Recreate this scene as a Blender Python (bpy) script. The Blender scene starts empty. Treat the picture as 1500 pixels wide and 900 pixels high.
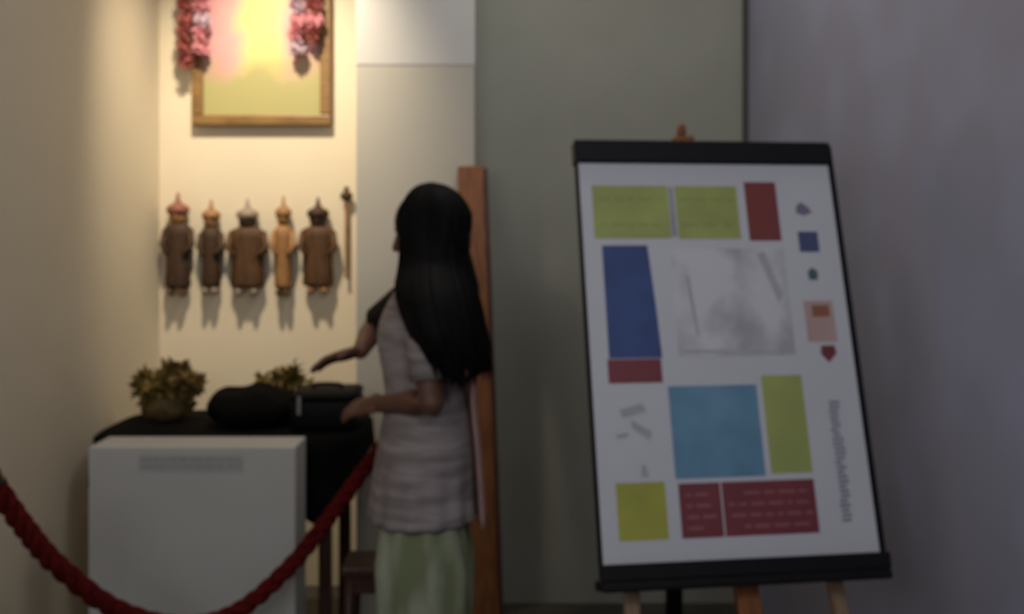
import bpy, bmesh, math, random
from mathutils import Vector, Matrix
random.seed(7)
S = bpy.context.scene
C = S.collection
R = math.radians

# ------------------------------------------------------------------ camera
cam_d = bpy.data.cameras.new('camera')
cam_d.sensor_width = 36.0
cam_d.lens = 36.0
cam_d.shift_y = -115.0 / 1500.0
cam_d.clip_start = 0.05
cam_d.dof.use_dof = True
cam_d.dof.focus_distance = 0.55
cam_d.dof.aperture_fstop = 36.0 / 3.6
cam = bpy.data.objects.new('camera', cam_d)
cam.location = (0, 0, 1.5)
cam.rotation_euler = (R(90), 0, 0)
C.objects.link(cam)
S.camera = cam

# ------------------------------------------------------------------ world, lights, exposure
w = bpy.data.worlds.new('world')
S.world = w
w.use_nodes = True
w.node_tree.nodes['Background'].inputs[0].default_value = (0.62, 0.68, 0.8, 1)
w.node_tree.nodes['Background'].inputs[1].default_value = 0.1
S.view_settings.view_transform = 'Standard'
S.view_settings.look = 'None'
S.view_settings.gamma = 1.0
S.view_settings.use_curve_mapping = False
S.view_settings.exposure = 0.0


def aim(o, target):
    o.rotation_euler = (Vector(target) - o.location).to_track_quat('-Z', 'Y').to_euler()


def area_light(name, loc, target, size, power, col):
    d = bpy.data.lights.new(name, 'AREA')
    d.shape = 'SQUARE'
    d.size = size
    d.energy = power
    d.color = col
    o = bpy.data.objects.new(name, d)
    o.location = loc
    C.objects.link(o)
    aim(o, target)
    return o


def spot_light(name, loc, target, angle, blend, power, col, radius=0.05):
    d = bpy.data.lights.new(name, 'SPOT')
    d.spot_size = R(angle)
    d.spot_blend = blend
    d.energy = power
    d.color = col
    d.shadow_soft_size = radius
    o = bpy.data.objects.new(name, d)
    o.location = loc
    C.objects.link(o)
    aim(o, target)
    return o


area_light('front_fill', (-0.95, -0.6, 2.1), (0.8, 3.2, 1.2), 1.0, 14, (0.90, 0.92, 1.0))  # unseen fill light added to brighten the poster board and lavender wall
area_light('ceiling_lamp_right', (0.75, -0.5, 2.95), (0.3, 3.4, 1.0), 0.7, 14, (0.95, 0.96, 1.0))
area_light('ceiling_panel', (0.15, 3.0, 3.22), (0.15, 3.05, 0), 0.6, 9, (1.0, 0.97, 0.90))
spot_light('picture_spot', (-0.98, 3.30, 3.05), (-0.97, 4.3, 1.72), 74, 1.0, 180, (1.0, 0.85, 0.62), 0.06)

# ------------------------------------------------------------------ materials


def mat(name, c1, c2=None, scale=8.0, rough=0.6, bump=0.0, kind='noise', metallic=0.0, detail=3.0, spec=0.5, stretch=(1, 1, 1), lo=0.35, hi=0.65):
    m = bpy.data.materials.new(name)
    m.use_nodes = True
    nt = m.node_tree
    b = nt.nodes['Principled BSDF']
    b.inputs['Roughness'].default_value = rough
    b.inputs['Metallic'].default_value = metallic
    b.inputs['Specular IOR Level'].default_value = spec
    c2 = c2 or tuple(x * 0.86 for x in c1)
    tc = nt.nodes.new('ShaderNodeTexCoord')
    mp = nt.nodes.new('ShaderNodeMapping')
    mp.inputs['Scale'].default_value = stretch
    nt.links.new(tc.outputs['Object'], mp.inputs[0])
    if kind == 'wave':
        t = nt.nodes.new('ShaderNodeTexWave')
        t.bands_direction = 'Z'
        t.inputs['Scale'].default_value = scale
        t.inputs['Distortion'].default_value = 2.5
        t.inputs['Detail'].default_value = detail
        out = t.outputs['Fac']
    elif kind == 'voronoi':
        t = nt.nodes.new('ShaderNodeTexVoronoi')
        t.inputs['Scale'].default_value = scale
        out = t.outputs['Distance']
    else:
        t = nt.nodes.new('ShaderNodeTexNoise')
        t.inputs['Scale'].default_value = scale
        t.inputs['Detail'].default_value = detail
        out = t.outputs['Fac']
    nt.links.new(mp.outputs[0], t.inputs['Vector'])
    r = nt.nodes.new('ShaderNodeValToRGB')
    r.color_ramp.elements[0].position = lo
    r.color_ramp.elements[0].color = (*c2, 1)
    r.color_ramp.elements[1].position = hi
    r.color_ramp.elements[1].color = (*c1, 1)
    nt.links.new(out, r.inputs[0])
    nt.links.new(r.outputs[0], b.inputs['Base Color'])
    if bump:
        bn = nt.nodes.new('ShaderNodeBump')
        bn.inputs['Strength'].default_value = bump
        bn.inputs['Distance'].default_value = 0.01
        nt.links.new(out, bn.inputs['Height'])
        nt.links.new(bn.outputs[0], b.inputs['Normal'])
    return m


M = {}
M['cream_plaster'] = mat('cream_plaster', (0.68, 0.60, 0.46), (0.66, 0.58, 0.44), 3, 0.8, 0.03)
M['pillar_paint'] = mat('pillar_paint', (0.50, 0.47, 0.41), (0.48, 0.45, 0.39), 3, 0.75, 0.03)
M['band_paint'] = mat('band_paint', (0.60, 0.585, 0.56), (0.58, 0.565, 0.54), 3, 0.75, 0.03)
M['olive_grey_paint'] = mat('olive_grey_paint', (0.325, 0.325, 0.275), (0.30, 0.30, 0.25), 3, 0.75, 0.03)
M['lavender_paint'] = mat('lavender_paint', (0.365, 0.37, 0.495), (0.33, 0.325, 0.415), 3.2, 0.5, 0.02, detail=1.0, lo=0.45, hi=0.68)
M['dark_joint'] = mat('dark_joint', (0.07, 0.065, 0.055), None, 8, 0.7)
M['ceiling_paint'] = mat('ceiling_paint', (0.7, 0.69, 0.66), None, 4, 0.85)
M['floor_tile'] = mat('floor_tile', (0.055, 0.048, 0.042), (0.04, 0.035, 0.03), 5, 0.4)
M['gilt_wood'] = mat('gilt_wood', (0.24, 0.135, 0.042), (0.16, 0.085, 0.025), 12, 0.45, 0.1, stretch=(1, 6, 6))
M['plinth_white'] = mat('plinth_white', (0.53, 0.525, 0.49), (0.505, 0.50, 0.465), 4, 0.6)
M['plinth_label'] = mat('plinth_label', (0.42, 0.425, 0.41), (0.40, 0.405, 0.39), 20, 0.5)
M['ink_grey'] = mat('ink_grey', (0.30, 0.305, 0.31), None, 30, 0.6)
M['black_cloth'] = mat('black_cloth', (0.006, 0.0055, 0.005), (0.004, 0.004, 0.004), 60, 0.9, 0.15, spec=0.06)
M['black_case'] = mat('black_case', (0.007, 0.007, 0.0075), (0.005, 0.005, 0.005), 50, 0.6, 0.1, spec=0.12)
M['pale_metal'] = mat('pale_metal', (0.35, 0.34, 0.32), None, 20, 0.35, metallic=0.8)
M['olive_leaf'] = mat('olive_leaf', (0.22, 0.145, 0.028), (0.11, 0.07, 0.013), 22, 0.7)
M['dry_stem'] = mat('dry_stem', (0.11, 0.075, 0.025), None, 30, 0.8)
M['wicker'] = mat('wicker', (0.13, 0.085, 0.022), (0.07, 0.045, 0.012), 60, 0.8, 0.3)
M['rope_red'] = mat('rope_red', (0.125, 0.009, 0.008), (0.06, 0.004, 0.004), 70, 0.9, 0.2, spec=0.1)
M['steel'] = mat('steel', (0.45, 0.42, 0.38), None, 20, 0.3, metallic=1.0)
M['brass'] = mat('brass', (0.5, 0.32, 0.11), None, 20, 0.3, metallic=1.0)
M['orange_wood'] = mat('orange_wood', (0.27, 0.092, 0.020), (0.17, 0.052, 0.011), 9, 0.5, 0.1, stretch=(6, 6, 0.6))
M['red_brown_wood'] = mat('red_brown_wood', (0.075, 0.028, 0.016), (0.045, 0.016, 0.010), 9, 0.5, 0.1, stretch=(5, 5, 1))
M['tan_wood'] = mat('tan_wood', (0.34, 0.22, 0.14), (0.24, 0.15, 0.09), 9, 0.5, 0.1, stretch=(6, 6, 0.6))
M['black_wood'] = mat('black_wood', (0.006, 0.006, 0.007), None, 12, 0.5, spec=0.2)
M['black_plastic'] = mat('black_plastic', (0.006, 0.0065, 0.009), None, 20, 0.5, spec=0.2)
M['paper'] = mat('paper', (0.57, 0.58, 0.63), (0.545, 0.55, 0.60), 3, 0.55)
for n, a, b in [('lime_print', (0.37, 0.42, 0.115), (0.31, 0.355, 0.105)), ('brick_red_print', (0.22, 0.038, 0.035), (0.18, 0.03, 0.03)),
                ('blue_print', (0.030, 0.075, 0.25), (0.022, 0.05, 0.175)), ('crimson_print', (0.20, 0.032, 0.045), (0.16, 0.026, 0.035)),
                ('sky_print', (0.14, 0.30, 0.45), (0.10, 0.23, 0.36)), ('yellow_print', (0.40, 0.41, 0.05), (0.33, 0.34, 0.05)),
                ('lime_shade_print', (0.30, 0.36, 0.10), (0.26, 0.31, 0.09)), ('navy_print', (0.07, 0.09, 0.21), (0.05, 0.07, 0.17)), ('pale_grey_print', (0.42, 0.43, 0.46), (0.36, 0.37, 0.40)), ('teal_print', (0.06, 0.13, 0.15), (0.05, 0.1, 0.12)),
                ('salmon_print', (0.50, 0.36, 0.33), (0.45, 0.31, 0.28)), ('rust_print', (0.33, 0.13, 0.07), (0.28, 0.1, 0.06)),
                ('grey_print', (0.34, 0.35, 0.38), (0.26, 0.27, 0.30)), ('text_print', (0.20, 0.20, 0.27), (0.16, 0.16, 0.22)),
                ('violet_print', (0.20, 0.17, 0.27), (0.16, 0.13, 0.22)), ('rose_text_print', (0.32, 0.11, 0.12), (0.28, 0.09, 0.1))]:
    M[n] = mat(n, a, b, 9, 0.55)
M['photo_grey_print'] = mat('photo_grey_print', (0.60, 0.60, 0.64), (0.36, 0.37, 0.40), 7, 0.5, stretch=(1, 0.7, 0.7), lo=0.38, hi=0.56)
M['skin'] = mat('skin', (0.145, 0.060, 0.036), (0.12, 0.050, 0.030), 14, 0.5)
M['hair'] = mat('hair', (0.004, 0.0035, 0.0035), (0.0025, 0.002, 0.002), 30, 0.6, spec=0.10)
M['tunic'] = mat('tunic', (0.37, 0.32, 0.315), (0.22, 0.185, 0.18), 7, 0.85, 0.05, detail=4, stretch=(0.8, 0.8, 5), lo=0.38, hi=0.62)
M['salwar'] = mat('salwar', (0.40, 0.43, 0.33), (0.19, 0.22, 0.11), 8, 0.85, 0.05, stretch=(1.4, 1.4, 0.5), lo=0.38, hi=0.66)
M['sleeve_black'] = mat('sleeve_black', (0.018, 0.014, 0.013), None, 40, 0.85, spec=0.2)
M['scarf'] = mat('scarf', (0.50, 0.31, 0.27), (0.42, 0.26, 0.22), 20, 0.85)
M['eye_white'] = mat('eye_white', (0.6, 0.58, 0.55), None, 10, 0.3)
M['iris'] = mat('iris', (0.03, 0.015, 0.01), None, 10, 0.3)
M['lip'] = mat('lip', (0.19, 0.06, 0.05), None, 20, 0.5)
M['sandal'] = mat('sandal', (0.06, 0.035, 0.02), None, 20, 0.6)
M['figure_dark'] = mat('figure_dark', (0.055, 0.021, 0.004), (0.026, 0.010, 0.002), 22, 0.7, 0.2, stretch=(3, 3, 0.8))
M['figure_brown'] = mat('figure_brown', (0.095, 0.039, 0.008), (0.045, 0.018, 0.004), 22, 0.7, 0.2, stretch=(3, 3, 0.8))
M['figure_tan'] = mat('figure_tan', (0.31, 0.155, 0.055), (0.21, 0.10, 0.034), 20, 0.6, 0.1)
M['figure_red'] = mat('figure_red', (0.22, 0.075, 0.05), None, 20, 0.6)
M['figure_grey'] = mat('figure_grey', (0.25, 0.20, 0.15), None, 20, 0.6)
M['flower_maroon'] = mat('flower_maroon', (0.30, 0.075, 0.065), (0.22, 0.05, 0.045), 40, 0.7)
M['flower_pink'] = mat('flower_pink', (0.60, 0.25, 0.29), (0.48, 0.18, 0.21), 40, 0.7)
M['flower_lilac'] = mat('flower_lilac', (0.48, 0.36, 0.42), (0.4, 0.28, 0.36), 40, 0.7)


def art_material():
    m = bpy.data.materials.new('painted_garden')
    m.use_nodes = True
    nt = m.node_tree
    b = nt.nodes['Principled BSDF']
    b.inputs['Roughness'].default_value = 0.45
    tc = nt.nodes.new('ShaderNodeTexCoord')
    sx = nt.nodes.new('ShaderNodeSeparateXYZ')
    nt.links.new(tc.outputs['Generated'], sx.inputs[0])
    nz = nt.nodes.new('ShaderNodeTexNoise')
    nz.inputs['Scale'].default_value = 6
    nt.links.new(tc.outputs['Object'], nz.inputs['Vector'])

    def math_(op, a, v):
        n = nt.nodes.new('ShaderNodeMath')
        n.operation = op
        nt.links.new(a, n.inputs[0])
        if isinstance(v, float):
            n.inputs[1].default_value = v
        else:
            nt.links.new(v, n.inputs[1])
        return n.outputs[0]
    jit = math_('MULTIPLY', math_('SUBTRACT', nz.outputs['Fac'], 0.5), 0.35)
    ax = math_('ABSOLUTE', math_('SUBTRACT', sx.outputs['X'], 0.5), 0.0)
    ax = math_('ADD', ax, jit)
    r1 = nt.nodes.new('ShaderNodeValToRGB')
    e = r1.color_ramp.elements
    e[0].position, e[0].color = 0.10, (0.66, 0.52, 0.20, 1)
    e[1].position, e[1].color = 0.46, (0.50, 0.24, 0.26, 1)
    k = e.new(0.27)
    k.color = (0.58, 0.33, 0.31, 1)
    nt.links.new(ax, r1.inputs[0])
    r2 = nt.nodes.new('ShaderNodeValToRGB')
    e = r2.color_ramp.elements
    e[0].position, e[0].color = 0.20, (1, 1, 1, 1)
    e[1].position, e[1].color = 0.36, (0, 0, 0, 1)
    nt.links.new(math_('ADD', sx.outputs['Z'], jit), r2.inputs[0])
    mx = nt.nodes.new('ShaderNodeMix')
    mx.data_type = 'RGBA'
    nt.links.new(r2.outputs[0], mx.inputs['Factor'])
    nt.links.new(r1.outputs[0], mx.inputs['A'])
    mx.inputs['B'].default_value = (0.36, 0.33, 0.14, 1)
    nt.links.new(mx.outputs['Result'], b.inputs['Base Color'])
    return m


M['painted_garden'] = art_material()

# ------------------------------------------------------------------ mesh helpers


def new_bm():
    return bmesh.new()


def obj(name, bm, m, parent=None, smooth=False, loc=(0, 0, 0), bevel=0.0):
    me = bpy.data.meshes.new(name)
    bmesh.ops.recalc_face_normals(bm, faces=bm.faces)
    bm.to_mesh(me)
    bm.free()
    me.materials.append(M[m])
    if smooth:
        for p in me.polygons:
            p.use_smooth = True
    o = bpy.data.objects.new(name, me)
    o.location = loc
    C.objects.link(o)
    if parent:
        o.parent = parent
    if bevel:
        mod = o.modifiers.new('bevel', 'BEVEL')
        mod.width = bevel
        mod.segments = 2
        mod.limit_method = 'ANGLE'
    return o


def tag(o, label=None, cat=None, group=None, kind=None):
    if label:
        o['label'] = label
    if cat:
        o['category'] = cat
    if group:
        o['group'] = group
    if kind:
        o['kind'] = kind
    return o


def thing(name, label, cat, loc=(0, 0, 0), group=None, rot=(0, 0, 0)):
    o = bpy.data.objects.new(name, None)
    o.empty_display_size = 0.05
    o.location = loc
    o.rotation_euler = rot
    C.objects.link(o)
    return tag(o, label, cat, group)


def copy_tree(o, parent=None):
    c = o.copy()
    C.objects.link(c)
    if parent:
        c.parent = parent
    for ch in list(o.children):
        copy_tree(ch, c)
    return c


def box(bm, x0, x1, y0, y1, z0, z1, mtx=None):
    r = bmesh.ops.create_cube(bm, size=1.0)
    for v in r['verts']:
        v.co = Vector(((x0 + x1) / 2 + v.co.x * (x1 - x0), (y0 + y1) / 2 + v.co.y * (y1 - y0), (z0 + z1) / 2 + v.co.z * (z1 - z0)))
        if mtx:
            v.co = mtx @ v.co
    return r['verts']


def ball(bm, c, r, mtx=None, seg=20, rings=12):
    rr = r if isinstance(r, (tuple, list)) else (r, r, r)
    res = bmesh.ops.create_uvsphere(bm, u_segments=seg, v_segments=rings, radius=1.0)
    for v in res['verts']:
        p = Vector((v.co.x * rr[0], v.co.y * rr[1], v.co.z * rr[2]))
        if mtx:
            p = mtx @ p
        v.co = Vector(c) + p


def tube(bm, pts, radii, seg=8, cap=True):
    pts = [Vector(p) for p in pts]
    n = len(pts)
    if not isinstance(radii, (list, tuple)):
        radii = [radii] * n
    rings = []
    up = None
    for i, p in enumerate(pts):
        t = (pts[min(i + 1, n - 1)] - pts[max(i - 1, 0)]).normalized()
        if up is None:
            a = Vector((0, 0, 1)) if abs(t.z) < 0.9 else Vector((1, 0, 0))
            up = (a - t * a.dot(t)).normalized()
        else:
            up = (up - t * up.dot(t)).normalized()
        b = t.cross(up)
        rings.append([bm.verts.new(p + (up * math.cos(k * 2 * math.pi / seg) + b * math.sin(k * 2 * math.pi / seg)) * radii[i]) for k in range(seg)])
    for i in range(n - 1):
        for k in range(seg):
            bm.faces.new((rings[i][k], rings[i][(k + 1) % seg], rings[i + 1][(k + 1) % seg], rings[i + 1][k]))
    if cap:
        bm.faces.new(rings[0][::-1])
        bm.faces.new(rings[-1])


def capsule(bm, pts, radii, seg=14):
    tube(bm, pts, radii, seg)
    for p, r in zip(pts, radii):
        ball(bm, p, r * 0.995, None, seg, 8)


def lathe(bm, prof, seg=28, c=(0, 0)):
    rings = []
    for r, z in prof:
        rings.append([bm.verts.new((c[0] + r * math.cos(2 * math.pi * k / seg), c[1] + r * math.sin(2 * math.pi * k / seg), z)) for k in range(seg)])
    for i in range(len(prof) - 1):
        for k in range(seg):
            bm.faces.new((rings[i][k], rings[i][(k + 1) % seg], rings[i + 1][(k + 1) % seg], rings[i + 1][k]))
    bm.faces.new(rings[0][::-1])
    bm.faces.new(rings[-1])


def loft(bm, rings, cap0=True, cap1=True):
    vs = [[bm.verts.new(p) for p in r] for r in rings]
    n = len(vs[0])
    for i in range(len(vs) - 1):
        for k in range(n):
            bm.faces.new((vs[i][k], vs[i][(k + 1) % n], vs[i + 1][(k + 1) % n], vs[i + 1][k]))
    if cap0:
        bm.faces.new(vs[0][::-1])
    if cap1:
        bm.faces.new(vs[-1])


def prism(bm, poly, z0, z1):
    a = [bm.verts.new((x, y, z0)) for x, y in poly]
    b = [bm.verts.new((x, y, z1)) for x, y in poly]
    n = len(poly)
    bm.faces.new(a[::-1])
    bm.faces.new(b)
    for k in range(n):
        bm.faces.new((a[k], a[(k + 1) % n], b[(k + 1) % n], b[k]))


def spline(P, n):
    P = [Vector(p) for p in P]
    out = []
    m = len(P) - 1
    for i in range(n + 1):
        s = i / n * m
        k = min(int(s), m - 1)
        f = s - k
        p0, p1, p2, p3 = P[max(k - 1, 0)], P[k], P[k + 1], P[min(k + 2, m)]
        out.append(0.5 * ((2 * p1) + (p2 - p0) * f + (2 * p0 - 5 * p1 + 4 * p2 - p3) * f * f + (3 * p1 - p0 - 3 * p2 + p3) * f ** 3))
    return out


def remeshed(name, bm, m, voxel, parent, smooth_iter=4, loc=(0, 0, 0)):
    """union of overlapping volumes grown into one continuous skin"""
    o = obj(name, bm, m, None)
    md = o.modifiers.new('r', 'REMESH')
    md.mode = 'VOXEL'
    md.voxel_size = voxel
    md.use_smooth_shade = True
    sm = o.modifiers.new('s', 'SMOOTH')
    sm.factor = 0.5
    sm.iterations = smooth_iter
    dg = bpy.context.evaluated_depsgraph_get()
    me = bpy.data.meshes.new_from_object(o.evaluated_get(dg))
    me.name = name
    o.modifiers.clear()
    old = o.data
    o.data = me
    bpy.data.meshes.remove(old)
    if not me.materials:
        me.materials.append(M[m])
    for p in me.polygons:
        p.use_smooth = True
    o.parent = parent
    o.location = loc
    return o


# ------------------------------------------------------------------ the setting
def structure(name, bm, m, label, bevel=0.0):
    o = obj(name, bm, m, None, bevel=bevel)
    return tag(o, label, None, None, 'structure')


H = 3.25
bm = new_bm(); box(bm, -1.7, 1.9, -2.3, 4.6, -0.1, 0)
structure('floor', bm, 'floor_tile', 'brown floor of the gallery room')
bm = new_bm(); box(bm, -1.7, 1.9, -2.3, 4.6, H, H + 0.1)
structure('ceiling', bm, 'ceiling_paint', 'off white ceiling above the room')
bm = new_bm(); box(bm, -1.6, -1.48, -2.2, 4.42, 0, H)
structure('wall_left', bm, 'cream_plaster', 'cream side wall of the lit alcove')
bm = new_bm(); box(bm, -1.48, -0.55, 4.3, 4.42, 0, H)
structure('wall_alcove', bm, 'cream_plaster', 'cream alcove wall lit by a warm spotlight')
bm = new_bm(); box(bm, -0.593, -0.143, 3.9, 4.3, 0, H)
structure('wall_pillar', bm, 'pillar_paint', 'greyish beige pillar between alcove and olive wall')
bm = new_bm(); box(bm, -0.595, -0.141, 3.8975, 3.9, 2.125, H)
structure('trim_1', bm, 'band_paint', 'lighter grey band at the top of the pillar')
bm = new_bm(); box(bm, -0.16, 1.02, 4.1, 4.42, 0, H)
structure('wall_back', bm, 'olive_grey_paint', 'olive grey wall behind the easel')
bm = new_bm(); prism(bm, [(0.943, 4.1), (1.50, -2.2), (1.66, -2.2), (1.06, 4.42), (0.96, 4.42)], 0, H)
structure('wall_right', bm, 'lavender_paint', 'lavender grey wall beside the easel')
bm = new_bm(); box(bm, 0.922, 0.942, 4.085, 4.1, 0, H)
structure('trim_2', bm, 'dark_joint', 'dark joint strip in the corner of olive and lavender walls')
bm = new_bm(); box(bm, -1.6, 1.66, -2.3, -2.2, 0, H)
structure('wall_front', bm, 'band_paint', 'plain wall behind the viewer')

# ------------------------------------------------------------------ easel with printed board
easel = thing('display_easel', 'wooden display easel with black ledge holding the colourful poster board', 'easel', (0.55, 2.6, 0))
E0 = Vector((0.55, 2.6, 0))
BL = Vector((0.208, 2.40, 0.674))
U = Vector((0.99, 0.1414, 0)).normalized()
V = Vector((-0.04015, 0.28114, 0.95883)).normalized()
V = (V - U * V.dot(U)).normalized()
N = U.cross(V)          # faces the viewer (-y, +z)
if N.y > 0:
    N = -N


def bp(u, v, n=0.0):
    return BL + U * u + V * v + N * n


def bbox(bm, u0, u1, v0, v1, n0, n1):
    r = bmesh.ops.create_cube(bm, size=1.0)
    for q in r['verts']:
        q.co = bp((u0 + u1) / 2 + q.co.x * (u1 - u0), (v0 + v1) / 2 + q.co.y * (v1 - v0), (n0 + n1) / 2 + q.co.z * (n1 - n0))


def bquad(bm, pts, n):
    bm.faces.new([bm.verts.new(bp(u, v, n)) for u, v in pts])


board = thing('poster_board', 'white poster board with lime, blue and red blocks standing on the easel', 'poster board', tuple(bp(0.355, 0.0)))
B0 = bp(0.355, 0.0)


def shift(bm, d):
    for v in bm.verts:
        v.co -= d
    return bm


bm = new_bm(); bbox(bm, 0.002, 0.720, 0.0, 1.10, -0.03, 0.0)
obj('backing_panel', shift(bm, B0), 'black_plastic', board, bevel=0.004)
bm = new_bm(); bbox(bm, 0.008, 0.700, 0.032, 1.05, 0.0, 0.003)
obj('paper_sheet', shift(bm, B0), 'paper', board)
bm = new_bm(); bbox(bm, -0.002, 0.709, 1.040, 1.104, -0.034, 0.016)
obj('clamp_bar', shift(bm, B0), 'black_plastic', board, bevel=0.006)


def pr(name, m, quads, n=0.0036):
    bm = new_bm()
    for q in quads:
        if len(q) == 4 and not isinstance(q[0], tuple):
            u0, v0, u1, v1 = q
            q = [(u0, v0), (u1, v0), (u1, v1), (u0, v1)]
        bquad(bm, q, n)
    return obj(name, shift(bm, B0), m, board)


pr('printed_block', 'lime_print', [(0.039, 0.834, 0.243, 0.978)])
pr('printed_block', 'lime_print', [(0.262, 0.832, 0.432, 0.978)])
pr('printed_block', 'brick_red_print', [(0.455, 0.827, 0.543, 0.990)])
pr('printed_block', 'blue_print', [[(0.055, 0.522), (0.192, 0.522), (0.186, 0.66), (0.176, 0.815), (0.056, 0.815)]])
pr('printed_block', 'crimson_print', [(0.05, 0.460, 0.188, 0.520)])
pr('printed_photo', 'photo_grey_print', [(0.235, 0.524, 0.545, 0.806)])
pr('printed_block', 'sky_print', [(0.200, 0.225, 0.430, 0.450)])
pr('printed_block', 'lime_print', [(0.445, 0.230, 0.552, 0.472)])
pr('printed_block', 'yellow_print', [(0.050, 0.086, 0.172, 0.220)])
pr('printed_block', 'crimson_print', [(0.205, 0.086, 0.310, 0.214)])
pr('printed_block', 'crimson_print', [(0.314, 0.086, 0.552, 0.214)])
pr('printed_icon', 'violet_print', [[(0.592, 0.905), (0.612, 0.896), (0.637, 0.905), (0.630, 0.918), (0.610, 0.934), (0.595, 0.925)]])
pr('printed_icon', 'navy_print', [(0.590, 0.796, 0.645, 0.852)])
pr('printed_icon', 'teal_print', [[(0.606, 0.72), (0.630, 0.72), (0.632, 0.742), (0.618, 0.754), (0.604, 0.742)]])
pr('printed_icon', 'salmon_print', [(0.582, 0.556, 0.662, 0.664)])
pr('printed_icon', 'rust_print', [(0.603, 0.622, 0.650, 0.652)], 0.0042)
pr('printed_icon', 'crimson_print', [[(0.632, 0.502), (0.655, 0.525), (0.652, 0.546), (0.616, 0.546), (0.612, 0.525)]], 0.0042)
# faint strokes of the drawing and rows of tiny unreadable print
rnd = random.Random(3)
for q_ in ([(0.47, 0.79), (0.49, 0.80), (0.53, 0.68), (0.515, 0.66)], [(0.27, 0.74), (0.28, 0.73), (0.295, 0.58), (0.287, 0.57)], [(0.25, 0.533), (0.50, 0.528), (0.50, 0.536), (0.25, 0.541)],
           [(0.07, 0.395), (0.13, 0.41), (0.14, 0.39), (0.08, 0.375)], [(0.10, 0.37), (0.15, 0.34), (0.145, 0.32), (0.10, 0.35)], [(0.06, 0.335), (0.09, 0.34), (0.09, 0.33), (0.06, 0.325)],
           [(0.115, 0.232), (0.135, 0.232), (0.128, 0.262), (0.118, 0.262)]):
    pr('printed_stroke', 'pale_grey_print', [q_], 0.0042)
q = []
for k in range(26):
    v = 0.11 + k * 0.0115
    u0 = 0.612 + 0.006 * rnd.random()
    q.append((u0, v, u0 + 0.018 + 0.012 * rnd.random(), v + 0.006))
tag(pr('printed_text_rows', 'text_print', q, 0.0042), kind='stuff')
q = []
for r_ in range(4):
    v = 0.105 + r_ * 0.026
    u = 0.222
    while u < 0.535:
        l = 0.012 + 0.03 * rnd.random()
        if not (0.30 < u + l and u < 0.322):
            q.append((u, v, min(u + l, 0.54), v + 0.007))
        u += l + 0.010
tag(pr('printed_text_rows', 'rose_text_print', q, 0.0042), kind='stuff')
q = []
for u0, u1 in ((0.055, 0.225), (0.275, 0.42)):
    for v in (0.868, 0.938):
        u = u0
        while u < u1:
            l = 0.015 + 0.03 * rnd.random()
            q.append((u, v, min(u + l, u1), v + 0.007))
            u += l + 0.012
tag(pr('printed_text_rows', 'lime_shade_print', q, 0.0042), kind='stuff')
pr('printed_divider', 'grey_print', [[(0.245, 0.838), (0.258, 0.838), (0.258, 0.975), (0.245, 0.975)]], 0.0038)  # thin grey divider printed between the two lime blocks

# easel frame
bm = new_bm(); bbox(bm, -0.004, 0.706, -0.026, -0.002, -0.055, 0.045)
obj('ledge', shift(bm, E0), 'black_wood', easel, bevel=0.006)
bm = new_bm(); bbox(bm, -0.004, 0.706, -0.002, 0.036, 0.033, 0.045)
obj('ledge_lip', shift(bm, E0), 'black_wood', easel, bevel=0.003)


def bar(bm, a, b, w_, d_):
    a, b = Vector(a), Vector(b)
    t = (b - a).normalized()
    s = U - t * U.dot(t)
    s.normalize()
    n = t.cross(s)
    r = bmesh.ops.create_cube(bm, size=1.0)
    mid = (a + b) / 2
    L = (b - a).length
    for v in r['verts']:
        v.co = mid + s * v.co.x * w_ + n * v.co.y * d_ + t * v.co.z * L


def down(u, n):          # the point on the floor below the ledge along the board's slope
    p = bp(u, 0, n)
    return p - V * ((p.z - 0.012) / V.z)


bm = new_bm(); bar(bm, down(0.40, -0.055), bp(0.318, 1.140, -0.058), 0.058, 0.03)
obj('mast', shift(bm, E0), 'orange_wood', easel, bevel=0.004)
bm = new_bm(); ball(bm, bp(0.317, 1.155, -0.058), (0.013, 0.013, 0.026))
obj('mast_knob', shift(bm, E0), 'orange_wood', easel, True)
bm = new_bm(); bar(bm, down(0.045, -0.09), bp(0.16, 0.9, -0.055), 0.036, 0.028)
obj('leg', shift(bm, E0), 'tan_wood', easel, bevel=0.003)
bm = new_bm(); bar(bm, down(0.655, -0.09), bp(0.54, 0.9, -0.055), 0.036, 0.028)
obj('leg', shift(bm, E0), 'tan_wood', easel, bevel=0.003)
bm = new_bm(); bar(bm, (0.53, 3.35, 0.012), bp(0.29, 1.0, -0.085), 0.05, 0.028)
obj('rear_leg', shift(bm, E0), 'black_wood', easel, bevel=0.003)
bm = new_bm(); bbox(bm, 0.03, 0.68, -0.22, -0.18, -0.12, -0.095)
obj('crossbar', shift(bm, E0), 'black_wood', easel, bevel=0.003)

# ------------------------------------------------------------------ alcove: picture, garland, carved figures
px0, px1, pz0, pz1, wy = -1.333, -0.754, 1.93, 2.72, 4.3
pic = thing('framed_picture', 'picture of pink and yellow blooms in a gilt brown frame on the alcove wall', 'picture', ((px0 + px1) / 2, wy, pz0))
P0 = Vector(((px0 + px1) / 2, wy, pz0))
fw = 0.045
for nm, a in (('frame_rail', (px0, px1, pz0, pz0 + fw)), ('frame_rail', (px0, px1, pz1 - fw, pz1)),
              ('frame_stile', (px0, px0 + fw, pz0 + fw, pz1 - fw)), ('frame_stile', (px1 - fw, px1, pz0 + fw, pz1 - fw))):
    bm = new_bm(); box(bm, a[0], a[1], wy - 0.045, wy - 0.002, a[2], a[3])
    obj(nm, shift(bm, P0), 'gilt_wood', pic, bevel=0.007)
bm = new_bm(); box(bm, px0 + fw - 0.005, px1 - fw + 0.005, wy - 0.025, wy - 0.004, pz0 + fw - 0.005, pz1 - fw + 0.005)
obj('painted_canvas', shift(bm, P0), 'painted_garden', pic)

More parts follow.
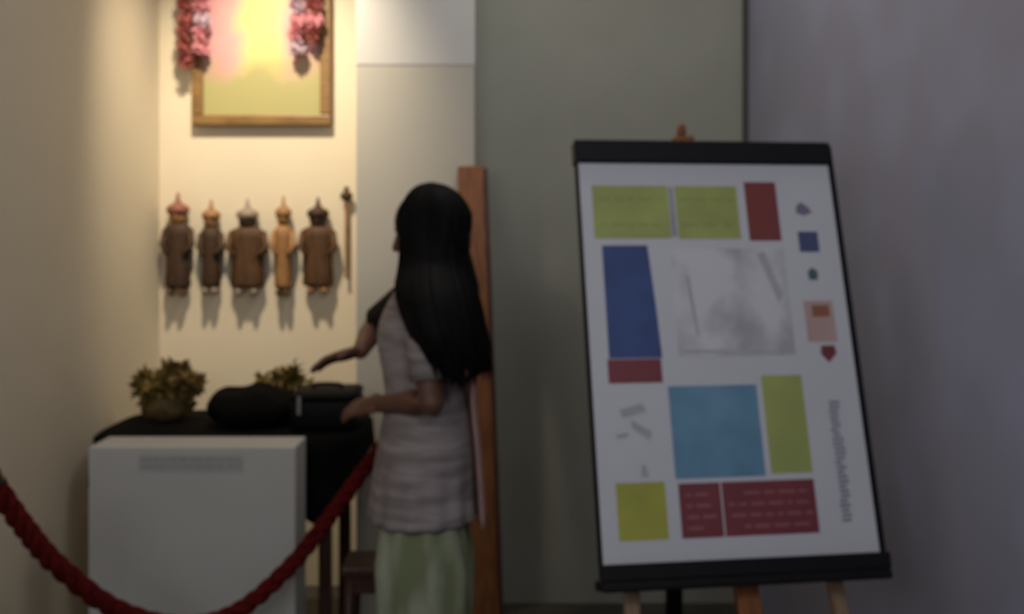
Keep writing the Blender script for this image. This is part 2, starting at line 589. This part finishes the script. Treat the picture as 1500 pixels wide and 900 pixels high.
gar = thing('flower_garland', 'maroon and pink flower garland draped over the picture frame', 'garland', (-1.04, wy - 0.08, pz1))


def flower_mesh(m):
    bm = new_bm()
    ball(bm, (0, 0, 0), 0.020, None, 10, 6)
    rr = random.Random(5)
    for k in range(26):
        z = 1 - 2 * (k + 0.5) / 26
        a = k * 2.39996
        d = Vector((math.sqrt(1 - z * z) * math.cos(a), math.sqrt(1 - z * z) * math.sin(a), z))
        t = d.orthogonal().normalized()
        s = d.cross(t)
        p = [d * 0.012 + t * 0.009, d * 0.034 + t * 0.011 + s * 0.006, d * 0.039, d * 0.033 - t * 0.011 + s * 0.006, d * 0.012 - t * 0.009]
        bm.faces.new([bm.verts.new(x) for x in p])
    o = obj('flower', bm, m)
    me = o.data
    bpy.data.objects.remove(o)
    return me


fm = {k: flower_mesh(k) for k in ('flower_maroon', 'flower_pink', 'flower_lilac')}


def strand(x, z0, z1, kinds, y):
    z = z1
    k = 0
    while z > z0:
        o = bpy.data.objects.new('flower', fm[kinds[k % len(kinds)]])
        o.location = Vector((x + 0.006 * math.sin(k * 2.1), y, z)) - gar.location
        o.rotation_euler = (k, k * 1.7, k * 0.6)
        o.parent = gar
        C.objects.link(o)
        z -= 0.056
        k += 1


gy = wy - 0.088
strand(-1.345, 2.17, pz1 + 0.03, ['flower_maroon'], gy)
strand(-1.278, 2.21, pz1 + 0.03, ['flower_pink', 'flower_lilac', 'flower_pink'], gy)
strand(-0.885, 2.19, pz1 + 0.03, ['flower_lilac', 'flower_pink', 'flower_pink'], gy)
strand(-0.815, 2.25, pz1 + 0.03, ['flower_maroon', 'flower_pink'], gy)
for i in range(9):                      # the run across the top edge of the frame
    x = -1.24 + i * 0.045
    o = bpy.data.objects.new('flower', fm['flower_pink' if i % 2 else 'flower_maroon'])
    o.location = Vector((x, gy, pz1 + 0.02 - 0.02 * math.sin(i / 8 * math.pi))) - gar.location
    o.parent = gar
    C.objects.link(o)
for x, z0 in ((-1.345, 2.17), (-1.278, 2.21), (-0.885, 2.19), (-0.815, 2.25)):
    bm = new_bm(); tube(bm, [(x, gy, z0), (x, gy, pz1 + 0.03)], 0.004, 6)
    obj('string', shift(bm, gar.location), 'flower_maroon', gar)


def figure(x, z0, h, wd, body, head, crown, label, arm, tail):
    """carved wooden figure fixed to the wall: robe, head, headdress, arms, feet, peg"""
    t = thing('carved_figure', label, 'carving', (x, wy, z0), 'carved figures in a row on the alcove wall')
    dy = -0.045
    bm = new_bm()
    rings = []
    for f, k in ((0.0, 0.80), (0.04, 0.88), (0.25, 0.80), (0.45, 0.82), (0.60, 0.98), (0.68, 0.95), (0.74, 0.42)):
        rings.append([(wd / 2 * k * math.cos(a) * (1 + 0.05 * math.cos(6 * a)), dy + 0.036 * min(1, k + 0.1) * math.sin(a), 0.09 * h + f * h * 0.84) for a in [2 * math.pi * j / 24 for j in range(24)]])
    loft(bm, rings)
    obj('robe', bm, body, t, True)
    bm = new_bm()
    hr = min(0.036, wd * 0.33)
    ball(bm, (0, dy, 0.775 * h), (hr, hr * 0.9, hr * 1.15))
    ball(bm, (0, dy - hr * 0.9, 0.77 * h), (0.006, 0.008, 0.012))
    obj('head', bm, head, t, True)
    bm = new_bm()
    lathe(bm, [(hr * 1.06, 0.79 * h), (hr * 1.30, 0.82 * h), (hr * 1.22, 0.865 * h), (hr * 0.62, 0.89 * h), (hr * 0.30, 0.92 * h), (0.004, h)], 14, (0, dy))
    obj('headdress', bm, crown, t, True)
    for s in (-1, 1):
        bm = new_bm()
        tube(bm, [(s * wd * 0.42, dy, 0.64 * h), (s * wd * 0.52, dy - 0.012, 0.50 * h), (s * wd * arm, dy - 0.035, 0.42 * h)], [0.016, 0.013, 0.009], 8)
        obj('arm', bm, body, t, True)
        bm = new_bm()
        ball(bm, (s * wd * 0.2, dy - 0.012, 0.045 * h), (0.015, 0.026, 0.014))
        tube(bm, [(s * wd * 0.2, dy, 0.05 * h), (s * wd * 0.2, dy, 0.12 * h)], 0.011, 8)
        obj('foot', bm, tail, t, True)
    bm = new_bm()
    tube(bm, [(0, -0.002, 0.6 * h), (0, dy, 0.6 * h)], 0.008, 8)
    obj('wall_peg', bm, 'figure_dark', t)
    return t


figure(-1.388, 1.215, 0.435, 0.118, 'figure_dark', 'figure_tan', 'figure_red', 'dark carved wooden figure with a reddish headdress at the alcove corner', 0.30, 'figure_brown')
figure(-1.250, 1.225, 0.395, 0.090, 'figure_dark', 'figure_tan', 'figure_tan', 'slim dark carved figure with tan head next to the red-capped one', 0.25, 'figure_grey')
figure(-1.099, 1.220, 0.405, 0.155, 'figure_brown', 'figure_dark', 'figure_grey', 'broad brown carved figure with dark head in the middle of the row', 0.32, 'figure_grey')
figure(-0.950, 1.215, 0.420, 0.080, 'figure_tan', 'figure_tan', 'figure_tan', 'pale tan carved figure between two dark ones on the alcove wall', 0.30, 'figure_brown')
figure(-0.806, 1.225, 0.405, 0.140, 'figure_brown', 'figure_dark', 'figure_dark', 'wide brown carved figure nearest the pillar on the alcove wall', 0.34, 'figure_tan')
st = thing('carved_staff', 'thin dark carved staff with a knob hanging next to the pillar', 'carving', (-0.690, wy, 1.29))
bm = new_bm(); tube(bm, [(0, -0.03, 0), (0, -0.03, 0.33)], 0.007, 8)
obj('shaft', bm, 'figure_tan', st)
bm = new_bm(); ball(bm, (0, -0.03, 0.345), (0.026, 0.02, 0.022)); ball(bm, (0, -0.03, 0.375), 0.011)
obj('knob', bm, 'figure_dark', st, True)
bm = new_bm(); tube(bm, [(0, -0.002, 0.2), (0, -0.03, 0.2)], 0.006, 8)
obj('wall_peg', bm, 'figure_dark', st)

# ------------------------------------------------------------------ table, cloth and what stands on it
TX, TY, TZ = -0.965, 3.63, 0.80
HX, HY = 0.45, 0.29


def sup(a, hx, hy, e=0.45):
    c, s = math.cos(a), math.sin(a)
    return hx * math.copysign(abs(c) ** e, c), hy * math.copysign(abs(s) ** e, s)


tb = thing('display_table', 'low display table hidden under the black cloth in the alcove', 'table', (TX, TY, 0))
bm = new_bm()
prism(bm, [sup(2 * math.pi * k / 40, HX - 0.012, HY - 0.012) for k in range(40)], TZ - 0.035, TZ - 0.004)
obj('tabletop', bm, 'red_brown_wood', tb)
for sx in (-1, 1):
    for sy in (-1, 1):
        bm = new_bm(); box(bm, sx * 0.34 - 0.02, sx * 0.34 + 0.02, sy * 0.2 - 0.02, sy * 0.2 + 0.02, 0, TZ - 0.035)
        obj('leg', bm, 'red_brown_wood', tb, bevel=0.003)
bm = new_bm()
n = 144
rings = []
for f in (0.05, 0.5, 0.9, 0.985):
    rings.append([(sup(2 * math.pi * k / n, HX * f, HY * f)[0], sup(2 * math.pi * k / n, HX * f, HY * f)[1], 0.004) for k in range(n)])
for d in (0.0, 0.15, 0.4, 0.7, 1.0):
    r = []
    for k in range(n):
        a = 2 * math.pi * k / n
        fr = max(0, math.sin(-a))                       # towards the viewer
        drop = 0.075 + 0.10 * fr ** 0.5 + 0.10 * math.exp(-((a - 5.25) / 0.28) ** 2) + 0.03 * math.exp(-((a - 3.8) / 0.3) ** 2)
        wob = (0.012 * math.sin(11 * a) + 0.006 * math.sin(23 * a + 1)) * d
        x, y = sup(a, HX + 0.004 + wob, HY + 0.004 + wob)
        r.append((x, y, -0.004 - drop * d))
    rings.append(r)
loft(bm, rings, True, False)
cl = obj('tablecloth', bm, 'black_cloth', None, True, (TX, TY, TZ))
tag(cl, 'black cloth draped over the alcove table with a hanging corner', 'tablecloth')
sd = cl.modifiers.new('s', 'SOLIDIFY'); sd.thickness = 0.003; sd.offset = 1

cs = thing('black_case', 'low black case with rounded edges on the cloth near the woman', 'case', (-0.645, 3.58, TZ + 0.007))
bm = new_bm(); box(bm, -0.115, 0.115, -0.10, 0.12, 0, 0.110)
obj('body', bm, 'black_case', cs, True, bevel=0.025)
bm = new_bm(); box(bm, -0.112, 0.112, -0.097, 0.117, 0.098, 0.135)
obj('lid', bm, 'black_case', cs, True, bevel=0.022)
bm = new_bm(); box(bm, -0.085, -0.073, -0.104, -0.098, 0.060, 0.122)
obj('latch', bm, 'pale_metal', cs)
bm = new_bm(); tube(bm, spline([(-0.05, -0.0, 0.133), (-0.045, 0, 0.147), (0.0, 0, 0.15), (0.045, 0, 0.147), (0.05, 0, 0.133)], 16), 0.007, 8)
obj('handle', bm, 'black_case', cs, True)


def low_cloth_pile(name, label, loc, dims):
    t = obj(name, (lambda b: (ball(b, (0, 0, dims[2] * 0.45), (dims[0], dims[1], dims[2] * 0.6), None, 28, 14), b)[1])(new_bm()), 'black_cloth', None, True, loc)
    for v in t.data.vertices:
        s = 1 + 0.03 * math.sin(54 * v.co.x + 3) + 0.05 * math.sin(40 * v.co.y)
        v.co.x *= s
        v.co.z = max(0.0, v.co.z * (1 + 0.07 * math.sin(42 * v.co.x) + 0.05 * math.sin(60 * v.co.y)))
    tag(t, label, 'cloth')
    return t


low_cloth_pile('folded_cloth', 'crumpled black cloth lying in the middle of the table', (-0.920, 3.62, TZ + 0.0075), (0.158, 0.13, 0.130))


def dried_plant(label, loc, wd, dp, ht, nleaf, seed, lean=0.0):
    t = thing('dried_foliage', label, 'dried plant', loc, None)
    rr = random.Random(seed)
    bm = new_bm()
    ball(bm, (0, 0, ht * 0.2), (wd * 0.34, dp * 0.34, ht * 0.24), None, 24, 14)
    for v in bm.verts:
        v.co *= 1 + 0.10 * math.sin(70 * v.co.x + 1) * math.cos(60 * v.co.y + 50 * v.co.z)
        v.co.z = max(0, v.co.z)
    obj('moss_bed', bm, 'wicker', t, True)
    sb = new_bm()
    stems = []
    for k in range(16):
        a = rr.random() * 2 * math.pi
        r1 = rr.random() ** 0.6
        tip = Vector((math.cos(a) * wd * 0.46 * r1 + lean * (0.5 + rr.random()), math.sin(a) * dp * 0.46 * r1, ht * (1.0 - 0.45 * r1) * (0.8 + 0.25 * rr.random())))
        base = Vector((tip.x * 0.55, tip.y * 0.55, 0.025))
        mid = (base + tip) / 2 + Vector((0, 0, ht * 0.12))
        p = spline([base, mid, tip], 6)
        tube(sb, p, [0.004, 0.0038, 0.0035, 0.003, 0.0026, 0.002, 0.0015], 5)
        stems.append(p)
    obj('stems', sb, 'dry_stem', t)
    lb = new_bm()
    for k in range(nleaf):
        p = rr.choice(stems)
        c = p[rr.randint(1, 6)].copy()
        d = Vector((rr.gauss(0, 1), rr.gauss(0, 1), rr.gauss(0.3, 0.7))).normalized()
        s = d.orthogonal().normalized()
        s = (Matrix.Rotation(rr.random() * 6.28, 3, d) @ s)
        nn = d.cross(s)
        L = 0.034 + 0.028 * rr.random()
        wl = L * 0.30
        pts = [c, c + d * L * 0.4 + s * wl + nn * 0.004, c + d * L, c + d * L * 0.4 - s * wl + nn * 0.004]
        for q_ in pts:
            q_.z = max(q_.z, 0.02)
        mid = c + d * L * 0.5 - nn * 0.003
        mid.z = max(mid.z, 0.02)
        vs = [lb.verts.new(q_) for q_ in pts]
        vm = lb.verts.new(mid)
        for i in range(4):
            lb.faces.new((vs[i], vs[(i + 1) % 4], vm))
    tag(obj('leaves', lb, 'olive_leaf', t), None, None, None, 'stuff')
    return t


dried_plant('tall mound of dried olive brown foliage by the alcove side wall', (-1.250, 3.70, TZ + 0.0075), 0.25, 0.20, 0.240, 700, 11, 0.005)
dried_plant('low sprig of dried olive leaves behind the black case', (-0.85, 3.855, TZ + 0.0075), 0.22, 0.06, 0.215, 240, 23)

# ------------------------------------------------------------------ white plinth
pl = thing('white_plinth', 'plain white plinth with a pale label standing before the black draped table', 'plinth', (-0.9695, 3.18, 0))
bm = new_bm(); box(bm, -0.3135, 0.3135, -0.08, 0.08, 0.05, 0.838)
obj('body', bm, 'plinth_white', pl, bevel=0.004)
bm = new_bm(); box(bm, -0.295, 0.295, -0.065, 0.065, 0, 0.05)
obj('toe_kick', bm, 'dark_joint', pl)
bm = new_bm(); box(bm, -0.160, 0.155, -0.0825, -0.080, 0.765, 0.815)
obj('label_plate', bm, 'plinth_label', pl)
bm = new_bm()
rr = random.Random(2)
for z in (0.779, 0.797):
    x = -0.148
    while x < 0.14:
        l = 0.012 + 0.02 * rr.random()
        box(bm, x, min(x + l, 0.145), -0.0832, -0.0825, z, z + 0.0045)
        x += l + 0.008
tag(obj('label_print', bm, 'ink_grey', pl), kind='stuff')

# ------------------------------------------------------------------ rope barrier
A = Vector((-1.21, 2.30, 0))
Bv = Vector((-0.265, 3.45, 0))


def stanchion(loc, label):
    t = thing('rope_stanchion', label, 'stanchion', loc, None)
    bm = new_bm(); lathe(bm, [(0.105, 0), (0.105, 0.012), (0.09, 0.024), (0.03, 0.034), (0.02, 0.05)], 32)
    obj('base', bm, 'steel', t, True)
    bm = new_bm(); lathe(bm, [(0.017, 0.03), (0.017, 0.93)], 20)
    obj('pole', bm, 'steel', t, True)
    bm = new_bm(); lathe(bm, [(0.024, 0.915), (0.026, 0.93), (0.026, 0.965), (0.018, 0.98), (0.022, 0.995), (0.012, 1.012)], 20)
    obj('cap', bm, 'steel', t, True)
    return t


stanchion(A, 'steel stanchion at the near end of the red rope by the side wall')
stanchion(Bv, 'steel stanchion behind the woman holding the far rope end')
keys = [(0.022, 0.94), (0.07, 0.82), (0.125, 0.702), (0.231, 0.545), (0.36, 0.446), (0.477, 0.437), (0.60, 0.518), (0.70, 0.632), (0.803, 0.759), (0.90, 0.868), (0.975, 0.945)]
path = spline([A + (Bv - A) * t + Vector((0, 0, z)) for t, z in keys], 150)
rp = thing('barrier_rope', 'twisted dark red barrier rope sagging before the white plinth', 'rope', tuple(path[75]))
R0 = path[75].copy()
for s in range(3):
    pts = []
    for i, p in enumerate(path):
        t = (path[min(i + 1, 150)] - path[max(i - 1, 0)]).normalized()
        u = Vector((0, 0, 1))
        u = (u - t * u.dot(t)).normalized()
        b = t.cross(u)
        a = i * 0.55 + s * 2.0944
        pts.append(p + (u * math.cos(a) + b * math.sin(a)) * 0.0125 - R0)
    bm = new_bm(); tube(bm, pts, 0.0140, 8)
    obj('rope_strand', bm, 'rope_red', rp, True)
for e, f in ((0, 4), (150, 146)):
    bm = new_bm(); tube(bm, [path[e] - R0, path[f] - R0], [0.018, 0.029], 14)
    obj('end_ferrule', bm, 'steel', rp, True)

# ------------------------------------------------------------------ stool and plank
stl = thing('wooden_stool', 'small dark red-brown wooden stool between plinth and the woman', 'stool', (-0.425, 3.27, 0))
bm = new_bm(); box(bm, -0.108, 0.108, -0.09, 0.09, 0.415, 0.445)
obj('seat', bm, 'red_brown_wood', stl, bevel=0.008)
for sx in (-1, 1):
    for sy in (-1, 1):
        bm = new_bm()
        tube(bm, [(sx * 0.096, sy * 0.078, 0), (sx * 0.08, sy * 0.066, 0.418)], [0.013, 0.017], 10)
        obj('leg', bm, 'red_brown_wood', stl, True)
    bm = new_bm(); tube(bm, [(sx * 0.091, -0.074, 0.14), (sx * 0.091, 0.074, 0.14)], 0.009, 8)
    obj('stretcher', bm, 'red_brown_wood', stl, True)
bm = new_bm(); box(bm, -0.09, 0.09, -0.078, -0.064, 0.36, 0.415)
obj('apron', bm, 'red_brown_wood', stl)
bm = new_bm(); box(bm, -0.09, 0.09, 0.064, 0.078, 0.36, 0.415)
obj('apron', bm, 'red_brown_wood', stl)

pk = thing('wooden_post', 'tall orange-brown wooden post leaning on the pillar behind the woman', 'post', (-0.088, 3.60, 0))
b0, t0 = Vector((-0.088, 3.60, 0.006)), Vector((-0.156, 3.873, 1.735))
bm = new_bm()
tt = (t0 - b0).normalized(); ss = Vector((1, 0, 0)); ss = (ss - tt * ss.dot(tt)).normalized(); nn = tt.cross(ss)
r = bmesh.ops.create_cube(bm, size=1.0)
for v in r['verts']:
    v.co = (b0 + t0) / 2 + ss * v.co.x * 0.098 + nn * v.co.y * 0.030 + tt * v.co.z * (t0 - b0).length - b0
    v.co.z += 0.006
obj('plank', bm, 'orange_wood', pk, bevel=0.004)
bm = new_bm()
r = bmesh.ops.create_cube(bm, size=1.0)
for v in r['verts']:
    v.co = (b0 + t0) / 2 + ss * (0.056 + v.co.x * 0.014) + nn * v.co.y * 0.036 + tt * v.co.z * (t0 - b0).length * 0.985 - b0
    v.co.z += 0.006
obj('edge_strip', bm, 'red_brown_wood', pk, bevel=0.002)

# ------------------------------------------------------------------ the woman
W = thing('person', 'woman with long black hair and pale tunic reaching over the table', 'person', (-0.246, 2.95, 0))
bm = new_bm()
# legs and feet
for s in (-1, 1):
    hx, hy = 0.01, s * 0.085
    capsule(bm, [(hx, hy, 0.86), (hx - 0.01, s * 0.088, 0.47), (hx + 0.015, s * 0.085, 0.25), (hx + 0.03, s * 0.085, 0.085)], [0.085, 0.055, 0.05, 0.034])
    capsule(bm, [(hx + 0.045, s * 0.085, 0.032), (hx - 0.06, s * 0.09, 0.030), (hx - 0.135, s * 0.095, 0.022)], [0.032, 0.034, 0.021])
    for k in range(5):
        y = s * 0.095 + (k - 2) * 0.013
        capsule(bm, [(hx - 0.12, y, 0.016), (hx - 0.165 + 0.008 * abs(k - (3 if s < 0 else 1)), y, 0.012)], [0.011, 0.0095], 8)
# trunk
ball(bm, (0.01, 0, 0.87), (0.115, 0.155, 0.12))
ball(bm, (0.005, 0, 1.02), (0.092, 0.125, 0.14))
ball(bm, (0.0, 0, 1.17), (0.102, 0.140, 0.15))
ball(bm, (-0.005, 0.0, 1.28), (0.080, 0.150, 0.075))
for s in (-1, 1):
    ball(bm, (-0.055, s * 0.055, 1.20), (0.046, 0.050, 0.050))
# neck
capsule(bm, [(0.012, 0, 1.31), (-0.002, 0, 1.42)], [0.052, 0.047])
# head frame: looks left and down
f = Vector((-0.955, 0.10, -0.24)).normalized()
up = (Vector((0, 0, 1)) - f * f.z).normalized()
sd_ = up.cross(f)
HC = Vector((0.0, 0.0, 1.488))
HM = Matrix((f, sd_, up)).transposed()


def hp(a, b, c):
    return HC + f * a + sd_ * b + up * c


ball(bm, hp(-0.012, 0, 0.025), (0.094, 0.074, 0.082), HM, 28, 18)      # cranium
ball(bm, hp(0.028, 0, -0.035), (0.058, 0.058, 0.075), HM, 24, 16)      # face
ball(bm, hp(0.045, 0, -0.088), (0.030, 0.032, 0.026), HM)              # chin
ball(bm, hp(0.022, 0, -0.07), (0.048, 0.050, 0.034), HM)               # jaw
ball(bm, hp(0.072, 0, 0.024), (0.014, 0.045, 0.012), HM)               # brow
for s in (-1, 1):
    ball(bm, hp(0.056, s * 0.034, -0.028), (0.022, 0.020, 0.018), HM)  # cheek
    ball(bm, hp(-0.008, s * 0.073, -0.012), (0.017, 0.008, 0.030), HM) # ear
capsule(bm, [hp(0.082, 0, 0.010), hp(0.098, 0, -0.022)], [0.0095, 0.0125], 10)   # nose
for s in (-1, 1):
    ball(bm, hp(0.089, s * 0.011, -0.027), (0.010, 0.008, 0.008), HM)
ball(bm, hp(0.082, 0, -0.052), (0.009, 0.022, 0.006), HM)
ball(bm, hp(0.080, 0, -0.063), (0.009, 0.019, 0.007), HM)


def arm(sh, el, wr, tip, thumb_dir, curl):
    sh, el, wr, tip = Vector(sh), Vector(el), Vector(wr), Vector(tip)
    capsule(bm, [sh, (sh + el) / 2, el, el + (wr - el) * 0.35, wr], [0.050, 0.043, 0.036, 0.036, 0.025])
    d = (tip - wr).normalized()
    th = Vector(thumb_dir)
    th = (th - d * th.dot(d)).normalized()
    pn = d.cross(th)
    if pn.z > 0:
        pn = -pn                                        # palm normal, down
    palm = wr + d * 0.078
    mtx = Matrix((d, th, pn)).transposed()
    ball(bm, wr + d * 0.042, (0.050, 0.036, 0.017), mtx)
    ball(bm, wr + d * 0.060, (0.032, 0.039, 0.015), mtx)
    for k, L in enumerate((0.068, 0.078, 0.072, 0.055)):
        b0_ = wr + d * (0.084 - 0.004 * abs(k - 1)) + th * (0.029 - 0.0195 * k)
        d1 = (d + pn * 0.25 * curl + th * (0.08 - 0.06 * k)).normalized()
        d2 = (d + pn * 0.75 * curl + th * (0.08 - 0.06 * k)).normalized()
        d3 = (d + pn * 1.3 * curl + th * (0.06 - 0.05 * k)).normalized()
        p1 = b0_ + d1 * L * 0.45
        p2 = p1 + d2 * L * 0.32
        p3 = p2 + d3 * L * 0.23
        capsule(bm, [b0_ - d * 0.02, b0_, p1, p2, p3], [0.0095, 0.0092, 0.0085, 0.0078, 0.0066], 10)
    tb0 = wr + d * 0.022 + th * 0.026
    t1 = tb0 + (d * 0.75 + th * 0.65 + pn * 0.2).normalized() * 0.038
    t2 = t1 + (d * 0.95 + th * 0.2 + pn * 0.35).normalized() * 0.028
    capsule(bm, [wr + d * 0.02 + th * 0.012, tb0, t1, t2], [0.014, 0.013, 0.0105, 0.0078], 10)


FS, FE, FW_, FT = (-0.035, 0.150, 1.315), (-0.19, 0.29, 1.19), (-0.205, 0.10, 1.135), (-0.31, 0.06, 1.112)
NS, NE, NW, NT = (0.0, -0.150, 1.315), (0.030, -0.205, 1.035), (-0.120, -0.065, 1.005), (-0.215, -0.015, 0.985)
arm(FS, FE, FW_, FT, (0, -1, 0.35), 0.55)
arm(NS, NE, NW, NT, (0, 1, 0.5), 0.55)
body = remeshed('body', bm, 'skin', 0.0045, W, 3)

for s in (-1, 1):
    bm = new_bm(); ball(bm, hp(0.0655, s * 0.030, 0.004), 0.0115, None, 14, 10)
    eye = obj('eye', bm, 'eye_white', W, True)
    bm = new_bm(); ball(bm, hp(0.0745, s * 0.0305, 0.002), (0.0042, 0.0055, 0.0055), HM, 12, 8)
    obj('iris', bm, 'iris', eye, True)
bm = new_bm()
ball(bm, hp(0.0865, 0, -0.0525), (0.006, 0.020, 0.005), HM)
ball(bm, hp(0.0850, 0, -0.0625), (0.006, 0.017, 0.006), HM)
obj('lips', bm, 'lip', W, True)
for s in (-1, 1):
    bm = new_bm()
    tube(bm, [hp(0.083, s * 0.014, 0.024), hp(0.080, s * 0.030, 0.030), hp(0.068, s * 0.047, 0.024)], [0.003, 0.0032, 0.002], 6)
    obj('eyebrow', bm, 'hair', W, True)


def oval(cx, cy, rx, ry, z, n=64, folds=0, amp=0.0, ph=0.0):
    return [(cx + (rx + amp * math.sin(folds * a + ph)) * math.cos(a), cy + (ry + amp * math.sin(folds * a + ph)) * math.sin(a), z) for a in [2 * math.pi * k / n for k in range(n)]]


# tunic: a closed-shouldered long shirt
bm = new_bm()
rings = [oval(-0.010, 0, 0.152, 0.180, 0.672, 64, 14, 0.006), oval(-0.010, 0, 0.147, 0.176, 0.72, 64, 14, 0.005), oval(-0.006, 0, 0.142, 0.174, 0.80, 64, 14, 0.003),
         oval(0.0, 0, 0.136, 0.172, 0.88), oval(0.002, 0, 0.122, 0.156, 0.96), oval(0.0, 0, 0.112, 0.145, 1.04), oval(-0.010, 0, 0.118, 0.150, 1.12),
         oval(-0.020, 0, 0.125, 0.156, 1.20), oval(-0.012, 0, 0.106, 0.160, 1.27), oval(-0.002, 0, 0.086, 0.158, 1.32), oval(0.004, 0, 0.070, 0.120, 1.352),
         oval(0.006, 0, 0.062, 0.080, 1.368), oval(0.006, 0, 0.060, 0.068, 1.372)]
loft(bm, rings, False, False)
tn = obj('tunic', bm, 'tunic', W, True)
tag(tn, 'pale pinkish grey tunic with faint horizontal bands')
m_ = tn.modifiers.new('s', 'SOLIDIFY'); m_.thickness = 0.004; m_.offset = 1
m_ = tn.modifiers.new('u', 'SUBSURF'); m_.levels = 1; m_.render_levels = 1
# sleeves
for nm, a, b_, col, e in (('sleeve', FS, FE, 'sleeve_black', 0.86), ('sleeve', NS, NE, 'tunic', 0.80)):
    a, b_ = Vector(a), Vector(b_)
    bm = new_bm()
    st_ = a + (a - b_) * 0.12
    en = a + (b_ - a) * e
    k_ = 1.0 if col == 'sleeve_black' else 0.86
    tube(bm, [st_, a, a + (b_ - a) * e * 0.5, en, en + (a - b_) * 0.01], [0.038 * k_, 0.058 * k_, 0.056, 0.054, 0.044], 20)
    o = obj(nm, bm, col, W, True)
    if col == 'sleeve_black':
        o['label'] = 'black sleeve of the outstretched arm'
# salwar: loose pale green trousers
for s in (-1, 1):
    bm = new_bm()
    rg = []
    for z, r_ in ((0.98, 0.070), (0.86, 0.090), (0.72, 0.098), (0.64, 0.120), (0.55, 0.135), (0.40, 0.130), (0.25, 0.110), (0.15, 0.082), (0.105, 0.058), (0.085, 0.057)):
        rg.append(oval(0.0 - 0.012 + 0.018 * (1 - z), s * 0.082, r_, r_ * 0.78, z, 48, 9, 0.006 * (1 if z < 0.8 else 0), s + z * 3))
    loft(bm, rg, True, False)
    o = obj('trouser_leg', bm, 'salwar', W, True)
    o['label'] = 'loose pale green patterned trouser leg'
# scarf end hanging at her back
bm = new_bm()
sp = spline([(0.085, -0.10, 1.30), (0.130, -0.085, 1.18), (0.135, -0.08, 1.02), (0.150, -0.075, 0.85), (0.163, -0.07, 0.66)], 20)
vs = []
for i, p in enumerate(sp):
    r_ = []
    for k in range(7):
        a = k / 6
        r_.append(bm.verts.new(p + Vector((0.010 * math.sin(a * 9), a * 0.11 - 0.02, 0.0))))
    vs.append(r_)
for i in range(20):
    for k in range(6):
        bm.faces.new((vs[i][k], vs[i][k + 1], vs[i + 1][k + 1], vs[i + 1][k]))
sc = obj('scarf', bm, 'scarf', W, True)
sc['label'] = 'pale pink scarf end hanging down her back'
m_ = sc.modifiers.new('s', 'SOLIDIFY'); m_.thickness = 0.003
# sandals
for s in (-1, 1):
    bm = new_bm()
    prism(bm, [(-0.170, s * 0.095 - 0.034), (-0.185, s * 0.095), (-0.170, s * 0.095 + 0.034), (-0.06, s * 0.09 + 0.042), (0.07, s * 0.085 + 0.032), (0.088, s * 0.085), (0.07, s * 0.085 - 0.032), (-0.06, s * 0.09 - 0.042)], 0.0, 0.012)
    tube(bm, [(-0.075, s * 0.09 - 0.042, 0.008), (-0.085, s * 0.092 - 0.022, 0.058), (-0.085, s * 0.092 + 0.022, 0.058), (-0.075, s * 0.09 + 0.042, 0.008)], 0.006, 6)
    obj('sandal', bm, 'sandal', W)
# hair: scalp mass plus locks down to the waist
bm = new_bm()
ball(bm, hp(-0.020, 0, 0.030), (0.106, 0.092, 0.097), HM, 30, 18)
ball(bm, hp(-0.050, 0, -0.02), (0.074, 0.088, 0.10), HM, 24, 16)
capsule(bm, [(0.050, 0, 1.44), (0.085, 0, 1.32), (0.105, -0.01, 1.22), (0.115, -0.02, 1.13)], [0.072, 0.070, 0.055, 0.032])
capsule(bm, [(0.01, -0.055, 1.47), (0.020, -0.085, 1.38), (0.050, -0.175, 1.27), (0.085, -0.200, 1.13)], [0.045, 0.045, 0.045, 0.030])
capsule(bm, [(0.03, 0.06, 1.46), (0.06, 0.09, 1.34), (0.09, 0.11, 1.22), (0.11, 0.10, 1.12)], [0.05, 0.05, 0.045, 0.028])
hair = remeshed('hair', bm, 'hair', 0.007, W, 6)
hair['label'] = 'long straight black hair reaching the waist'
bm = new_bm()
rr = random.Random(9)
for k in range(260):
    a = R(-134 + 268 * (k + rr.random()) / 260)
    layer = rr.random()
    pts = []
    ex, ey, ez = 0.104 + 0.012 * layer, 0.090 + 0.010 * layer, 0.099 + 0.012 * layer
    c0 = hp(-0.016, 0, 0.024)
    for el in (88, 66, 44, 22, 2):
        e_ = R(el)
        pts.append(c0 + Vector((ex * math.cos(e_) * math.cos(a), ey * math.cos(e_) * math.sin(a), ez * math.sin(e_))))
    ca, sa = math.cos(a), math.sin(a)
    edge = abs(a) / R(134)
    near = sa < 0
    pts.append(Vector((0.000 + 0.100 * ca + 0.01 * layer, 0.118 * sa, 1.405)))
    pts.append(Vector((0.010 + 0.118 * ca + 0.012 * layer, (0.228 if near else 0.15) * sa, 1.325)))
    ny = 0.275 * sa if near else 0.15 * sa
    pts.append(Vector((0.042 + 0.112 * ca + 0.012 * layer, ny, 1.225)))
    zend = 1.075 + 0.05 * rr.random() + 0.05 * max(0, edge - 0.6)
    pts.append(Vector((0.072 + 0.092 * ca + 0.014 * layer + rr.gauss(0, 0.006), ny * 0.97, 1.15)))
    pts.append(Vector((0.086 + 0.080 * ca + 0.012 * layer + rr.gauss(0, 0.010), ny * 0.95, zend)))
    p = spline(pts, 22)
    tube(bm, p, [0.0088] * 17 + [0.0078, 0.007, 0.0058, 0.0046, 0.003, 0.0012], 5)
tag(obj('locks', bm, 'hair', hair, True), kind='stuff')
